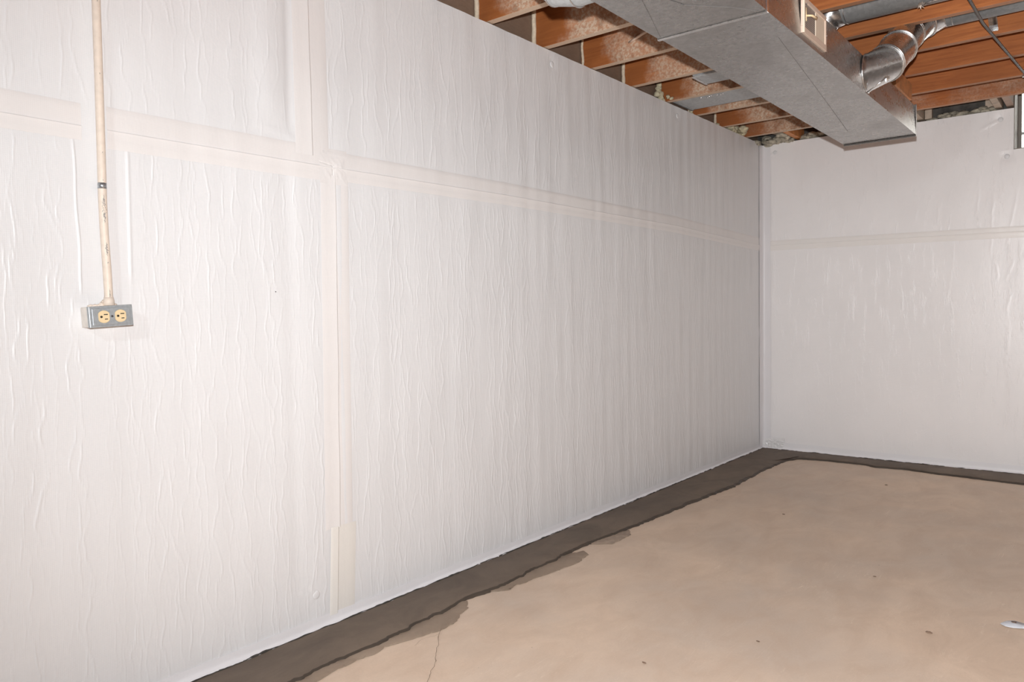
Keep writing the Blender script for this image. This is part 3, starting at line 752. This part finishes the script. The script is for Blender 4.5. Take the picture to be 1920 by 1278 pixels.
def pinwheel(c, ax, size):
    bm = bmesh.new(); ax = Vector(ax).normalized(); s = ax.cross(Vector((0, 0, 1))).normalized(); u = s.cross(ax)
    for k in range(8):
        an = 2*PI*k/8; d = s*math.cos(an)+u*math.sin(an); e = s*math.cos(an+.7)+u*math.sin(an+.7)
        v = [bm.verts.new(Vector(c)+p) for p in (ax*.002, d*size+ax*.008, e*size*.55+ax*.003, -ax*.002)]
        bm.faces.new((v[0], v[1], v[2])); bm.faces.new((v[0], v[2], v[3])); bm.faces.new((v[1], v[3], v[2])); bm.faces.new((v[0], v[3], v[1]))
    return bm
bc(from_bm('damper_wing_nut', pinwheel((1.345, 3.380, 2.000), (.3, -.7, -.6), .016), GALVS))
bc(tube('damper_rod', [(1.268, 3.395, 1.958), (1.345, 3.380, 2.000)], .0028, GALVS, None, 8))
bc(tube('pipe', [(1.455, 3.905, 2.390), (X1-.4, 3.905, 2.402)], .070, GALVD, None, 40))
bm = bmesh.new()
torus_ring(bm, (1.475, 3.905, 2.391), (1, 0, 0), .0705, .0018); torus_ring(bm, (1.50, 3.905, 2.391), (1, 0, 0), .0705, .0014)
bc(from_bm('crimp_bead', bm, GALVS, None, True))
# perforated steel strap that carries the branch pipe
bm = bmesh.new(); Y_ = 3.905; Zp = 2.396; R_ = .0725; pr = []
pr.append((Y_-.10, ZC-.01)); pr.append((Y_-R_-.002, Zp+.03))
for k in range(13):
    an = PI + PI*k/12; pr.append((Y_+R_*math.cos(an), Zp+R_*math.sin(an)))
pr.append((4.062, 2.330)); pr.append((4.066, 2.304))
va = [[bm.verts.new((1.618+.0012*i+dx, y, z)) for dx in (-.017, .017)] for i, (y, z) in enumerate(pr)]
for a, b in zip(va, va[1:]): bm.faces.new((a[0], a[1], b[1], b[0]))
bmesh.ops.solidify(bm, geom=bm.faces[:], thickness=.0012)
strap = from_bm('hanger_strap', bm, GALVS); strap['label'] = 'flat metal strap looped under the round branch pipe beside the dark cable'; strap['category'] = 'strap'

# upper round pipe in the next joist bay
up = empty('round_duct', (1.30, 3.50, 2.36), 'straight round metal duct lying high between joists nearest the top edge', 'duct')
child(tube('pipe', [(1.13, 3.50, 2.372), (X1-.4, 3.50, 2.385)], .076, galvanised('galvanised_light', (.62, .62, .61), .42, .6), None, 40), up)
child(tube('elbow_gore', [(1.035, 3.50, 2.108), (1.035, 3.50, 2.24), (1.045, 3.50, 2.32), (1.085, 3.50, 2.362), (1.14, 3.50, 2.372)], .0765, GALVS, None, 40), up)
bm = bmesh.new(); torus_ring(bm, (1.16, 3.50, 2.373), (1, 0, 0), .0765, .002); child(from_bm('crimp_bead', bm, GALVS, None, True), up)
child(from_bm('damper_wing_nut', pinwheel((1.455, 3.462, 2.288), (.2, -.6, -.7), .018), GALVS), up)
child(tube('damper_rod', [(1.46, 3.465, 2.290), (1.56, 3.470, 2.300)], .004, GALVS, None, 8), up)

# elbow on the left side of the trunk duct, cut by the top edge of the picture
el = empty('duct_elbow', (.914, 1.875, 2.03), 'dull round metal elbow left of the trunk duct at the top edge', 'duct')
LP_ = [(.912, 1.875, 2.028), (.850, 1.875, 2.028), (.785, 1.875, 2.045), (.740, 1.875, 2.090), (.722, 1.875, 2.155), (.722, 1.875, 2.50)]
for i in range(5):
    tmp = bmesh.new(); rings = sweep(tmp, LP_, .064, 36, False); co = [[v.co.copy() for v in rings[j]] for j in (i, i+1)]; tmp.free()
    bm = bmesh.new(); a = [bm.verts.new(c_) for c_ in co[0]]; b = [bm.verts.new(c_) for c_ in co[1]]
    for k in range(36): bm.faces.new((a[k], a[(k+1) % 36], b[(k+1) % 36], b[k]))
    child(from_bm('elbow_gore', bm, GALVD, None, True), el)
path, TL = frames(LP_)
for i in (1, 2, 3, 4):
    bm = bmesh.new(); torus_ring(bm, LP_[i], TL[i], .066, .0022); child(from_bm('crimp_bead', bm, GALVS, None, True), el)

# flat boots in the joist bays left of the trunk
bt = empty('duct_boot', (.60, 3.80, 2.285), 'small square galvanised duct boot between joists left of the trunk duct', 'duct')
bm = bmesh.new()
v = [bm.verts.new(p) for p in ((.335, 3.735, 2.286), (.97, 3.735, 2.286), (.97, 3.893, 2.286), (.335, 3.893, 2.286), (.295, 3.735, 2.42), (.97, 3.735, 2.42), (.97, 3.893, 2.42), (.295, 3.893, 2.42))]
for f in ((0, 1, 2, 3), (4, 7, 6, 5), (0, 4, 5, 1), (1, 5, 6, 2), (2, 6, 7, 3), (3, 7, 4, 0)): bm.faces.new([v[k] for k in f])
bmesh.ops.bevel(bm, geom=bm.edges[:], offset=.002, segments=1, affect='EDGES')
child(from_bm('boot_body', bm, GALVD), bt)
child(box('boot_riser', (.93, 3.745, 2.108), (1.02, 3.885, 2.30), GALVD), bt)
child(box('folded_edge', (.332, 3.728, 2.283), (.345, 3.896, 2.289), GALVS, None, .001), bt)
fb = empty('flat_duct', (.40, 4.30, 2.31), 'long flat galvanised duct between joists left of the trunk duct', 'duct')
child(box('duct_body', (.010, 4.150, 2.311), (.99, 4.425, 2.40), GALVD, None, .003), fb)
child(box('end_flange', (-.004, 4.145, 2.308), (.012, 4.430, 2.405), GALVD, None, .001), fb)
bm = bmesh.new()
for k in range(9): blob(bm, (.16+.017*k+.01*random.random(), 4.20+.03*random.random(), 2.310), .0035+.002*random.random(), (1.2, 1, .5), 1, .3)
child(from_bm('solder_spots', bm, GALVS, None, True, kind='stuff'), fb)
child(box('boot_riser', (.93, 4.18, 2.108), (1.00, 4.40, 2.32), GALVD), fb)

# pale tube sticking out of a joist
tb = tube('pipe_stub', [(.215, 3.282, 2.374), (.26, 3.262, 2.379), (.36, 3.220, 2.386)], .0065, TUBE, None, 12)
tb['label'] = 'short pale tube poking out of a joist left of the trunk duct'; tb['category'] = 'tube'
# hanging cable
cb = tube('cable', [(1.600, 2.90, 2.287), (1.606, 3.20, 2.288), (1.615, 3.53, 2.284), (1.622, 3.84, 2.281), (1.652, 4.27, 2.282), (1.691, 4.81, 2.284), (1.745, 5.24, 2.285)], .0058, CABLE, None, 10)
cb['label'] = 'thin dark grey cable strung under the joists at the right'; cb['category'] = 'cable'
box('cable_staple', (1.676, 4.895, 2.283), (1.712, 4.907, 2.296), GALVS, cb)

# ------------------------------------------------------------------ conduit and outlet on the left wall
cd = empty('conduit', (.03, .882, 1.12), 'cream painted metal conduit running down the membrane to the outlet box', 'conduit')
cpts = [(.026, .884, 1.108), (.027, .8835, 1.14), (.028, .8815, 1.20), (.028, .878, 1.29), (.028, .8765, 1.38), (.028, .877, 1.46), (.028, .878, 1.7), (.028, .878, 2.0), (.028, .878, 2.293)]
sm = []
for a, b in zip(cpts, cpts[1:]):
    for k in range(6): sm.append(tuple(a[i]+(b[i]-a[i])*k/6 for i in range(3)))
sm.append(cpts[-1])
child(tube('conduit_pipe', sm, .0104, CREAMP, None, 24), cd)
child(tube('bare_band', [(.028, .8765, 1.408), (.028, .8767, 1.423)], .0108, plain('bare_steel', (.42, .44, .46), .35, .8, .2, 120), None, 24), cd)
child(tube('connector', [(.026, .884, 1.106), (.026, .884, 1.118), (.027, .8835, 1.128)], [.0145, .0135, .0112], CREAMP, None, 20), cd)
# scuffs where the paint has worn to steel: thin chips on the pipe's face
def chips(z0, z1, n, seed, wd):
    rs = random.Random(seed); bm = bmesh.new()
    for k in range(n):
        z = z0+(z1-z0)*k/n; py = np.interp(z, [c_[2] for c_ in cpts], [c_[1] for c_ in cpts]); px = np.interp(z, [c_[2] for c_ in cpts], [c_[0] for c_ in cpts])
        e = math.sin(PI*(k+.5)/n); an = -.12+rs.uniform(-1, 1)*wd*.3*e; w_ = wd*e*rs.uniform(.5, 1); hh = (z1-z0)/n*.75
        a = [an-w_/2, an+w_/2]
        q = [bm.verts.new((px+.0107*math.cos(t_), py+.0107*math.sin(t_), zz)) for t_, zz in ((a[0], z), (a[1], z+rs.uniform(-.001, .001)), (a[1]*.9, z+hh), (a[0]*.9, z+hh))]
        bm.faces.new(q)
    child(from_bm('paint_wear', bm, SCUFF), cd)
chips(1.318, 1.394, 34, 1, .85); chips(1.235, 1.270, 14, 2, .6); chips(1.428, 1.432, 2, 4, .3); chips(1.215, 1.219, 2, 5, .4); chips(1.118, 1.150, 9, 6, .35)
chips(1.70, 1.704, 2, 7, .3); chips(1.885, 1.889, 2, 8, .3); chips(1.50, 1.503, 2, 9, .3)

ob = empty('outlet_box', (0, .878, 1.077), 'grey metal surface outlet box with two ivory sockets below the conduit', 'outlet')
def oc(o): return child(o, ob)
BY0, BY1, BZ0, BZ1, BX = .824, .930, 1.0515, 1.1045, .054
rot = math.radians(-1.0)
oc(box('box_body', (.002, BY0, BZ0), (BX, BY1, BZ1), plain('box_cream_paint', (.80, .75, .69), .55, 0, .1, 50, .001), None, .003))
oc(box('bare_metal_edge', (BX-.010, BY0-.0006, BZ0-.0006), (BX+.001, BY1+.0006, BZ1+.0006), STEELB, None, .002))
# raised cover plate
bm = bmesh.new(); bbox(bm, (BX, BY0-.001, BZ0-.001), (BX+.0045, BY1+.001, BZ1+.001), .002); bbox(bm, (BX+.0045, BY0+.006, BZ0+.005), (BX+.0065, BY1-.006, BZ1-.005), .0012)
cover = oc(from_bm('cover_plate', bm, STEELB)); cx = BX+.0065
def on_cover(o): o.parent = cover; o.matrix_parent_inverse = cover.matrix_parent_inverse.copy(); return o
def disc_flat(y, z, x0, x1, r, flat):
    bm = bmesh.new(); n = 40; rows = []
    for x, s in ((x0, 1), (x1-.0006, 1), (x1, .955)):
        row = []
        for k in range(n):
            an = 2*PI*k/n; yy = max(-flat, min(flat, r*math.cos(an)))*s; zz = r*math.sin(an)*s
            row.append(bm.verts.new((x, y+yy, z+zz)))
        rows.append(row)
    for a, b in zip(rows, rows[1:]):
        for k in range(n): bm.faces.new((a[k], a[(k+1) % n], b[(k+1) % n], b[k]))
    bm.faces.new(rows[-1]); return bm
for yc in (.8575, .8985):
    o = oc(from_bm('receptacle', disc_flat(yc, 1.0775, cx-.001, cx+.0022, .0162, .0138), IVORY))
    def onr(q): q.parent = o; return q
    onr(box('slot', (cx+.0020, yc+.0005-.001, 1.0775+.0042), (cx+.0027, yc+.0090, 1.0775+.0066), BLACKM)); onr(box('slot', (cx+.0020, yc+.0010, 1.0775-.0074), (cx+.0027, yc+.0085, 1.0775-.0052), BLACKM))
    bm = bmesh.new(); n = 14
    pts = [(-.0096, -.0022), (-.0066, -.0030)] + [(-.0066+.0028*math.sin(a_), -.0030*math.cos(a_)) for a_ in [PI*k/8 for k in range(1, 8)]] + [(-.0066, .0030), (-.0096, .0022)]
    va = [bm.verts.new((cx+.0027, yc+a_, 1.0775+b_)) for a_, b_ in pts]; vb = [bm.verts.new((cx+.0020, yc+a_, 1.0775+b_)) for a_, b_ in pts]
    bm.faces.new(va); bm.faces.new(vb[::-1])
    for k in range(len(pts)): bm.faces.new((va[k], vb[k], vb[(k+1) % len(pts)], va[(k+1) % len(pts)]))
    onr(from_bm('ground_hole', bm, BLACKM))
bm = disc_flat(.878, 1.0775, cx-.0005, cx+.0014, .0028, 1); oc(from_bm('screw', bm, plain('screw_dark', (.12, .11, .11), .4, .6)))
# torn paint and caulk around the top of the box
bm = bmesh.new()
for k in range(16):
    y = .845+.058*k/15; h = .003+.012*math.exp(-((y-.880)/.014)**2)
    blob(bm, (.014+.012*random.random(), y, BZ1+h*.35), .0055+.003*random.random(), (1.2, 1.2, .5+h*60), 1, .4)
oc(from_bm('paint_build_up', bm, CREAMP, None, True))
bm = bmesh.new()
for k in range(10): blob(bm, (.008+.01*random.random(), .852+.02*random.random(), BZ1+.001+.004*random.random()), .0026, (1, 1.6, .7), 1, .4)
oc(from_bm('dirt_crumbs', bm, plain('dirt_brown', (.30, .22, .16), .8), None, True))

# the whole box sits a little crooked
for o in (ob,): o.rotation_euler = (math.radians(3.2), 0, math.radians(-1.5))

# parts were modelled in world space: give each top-level empty its children in place
bpy.context.view_layer.update()
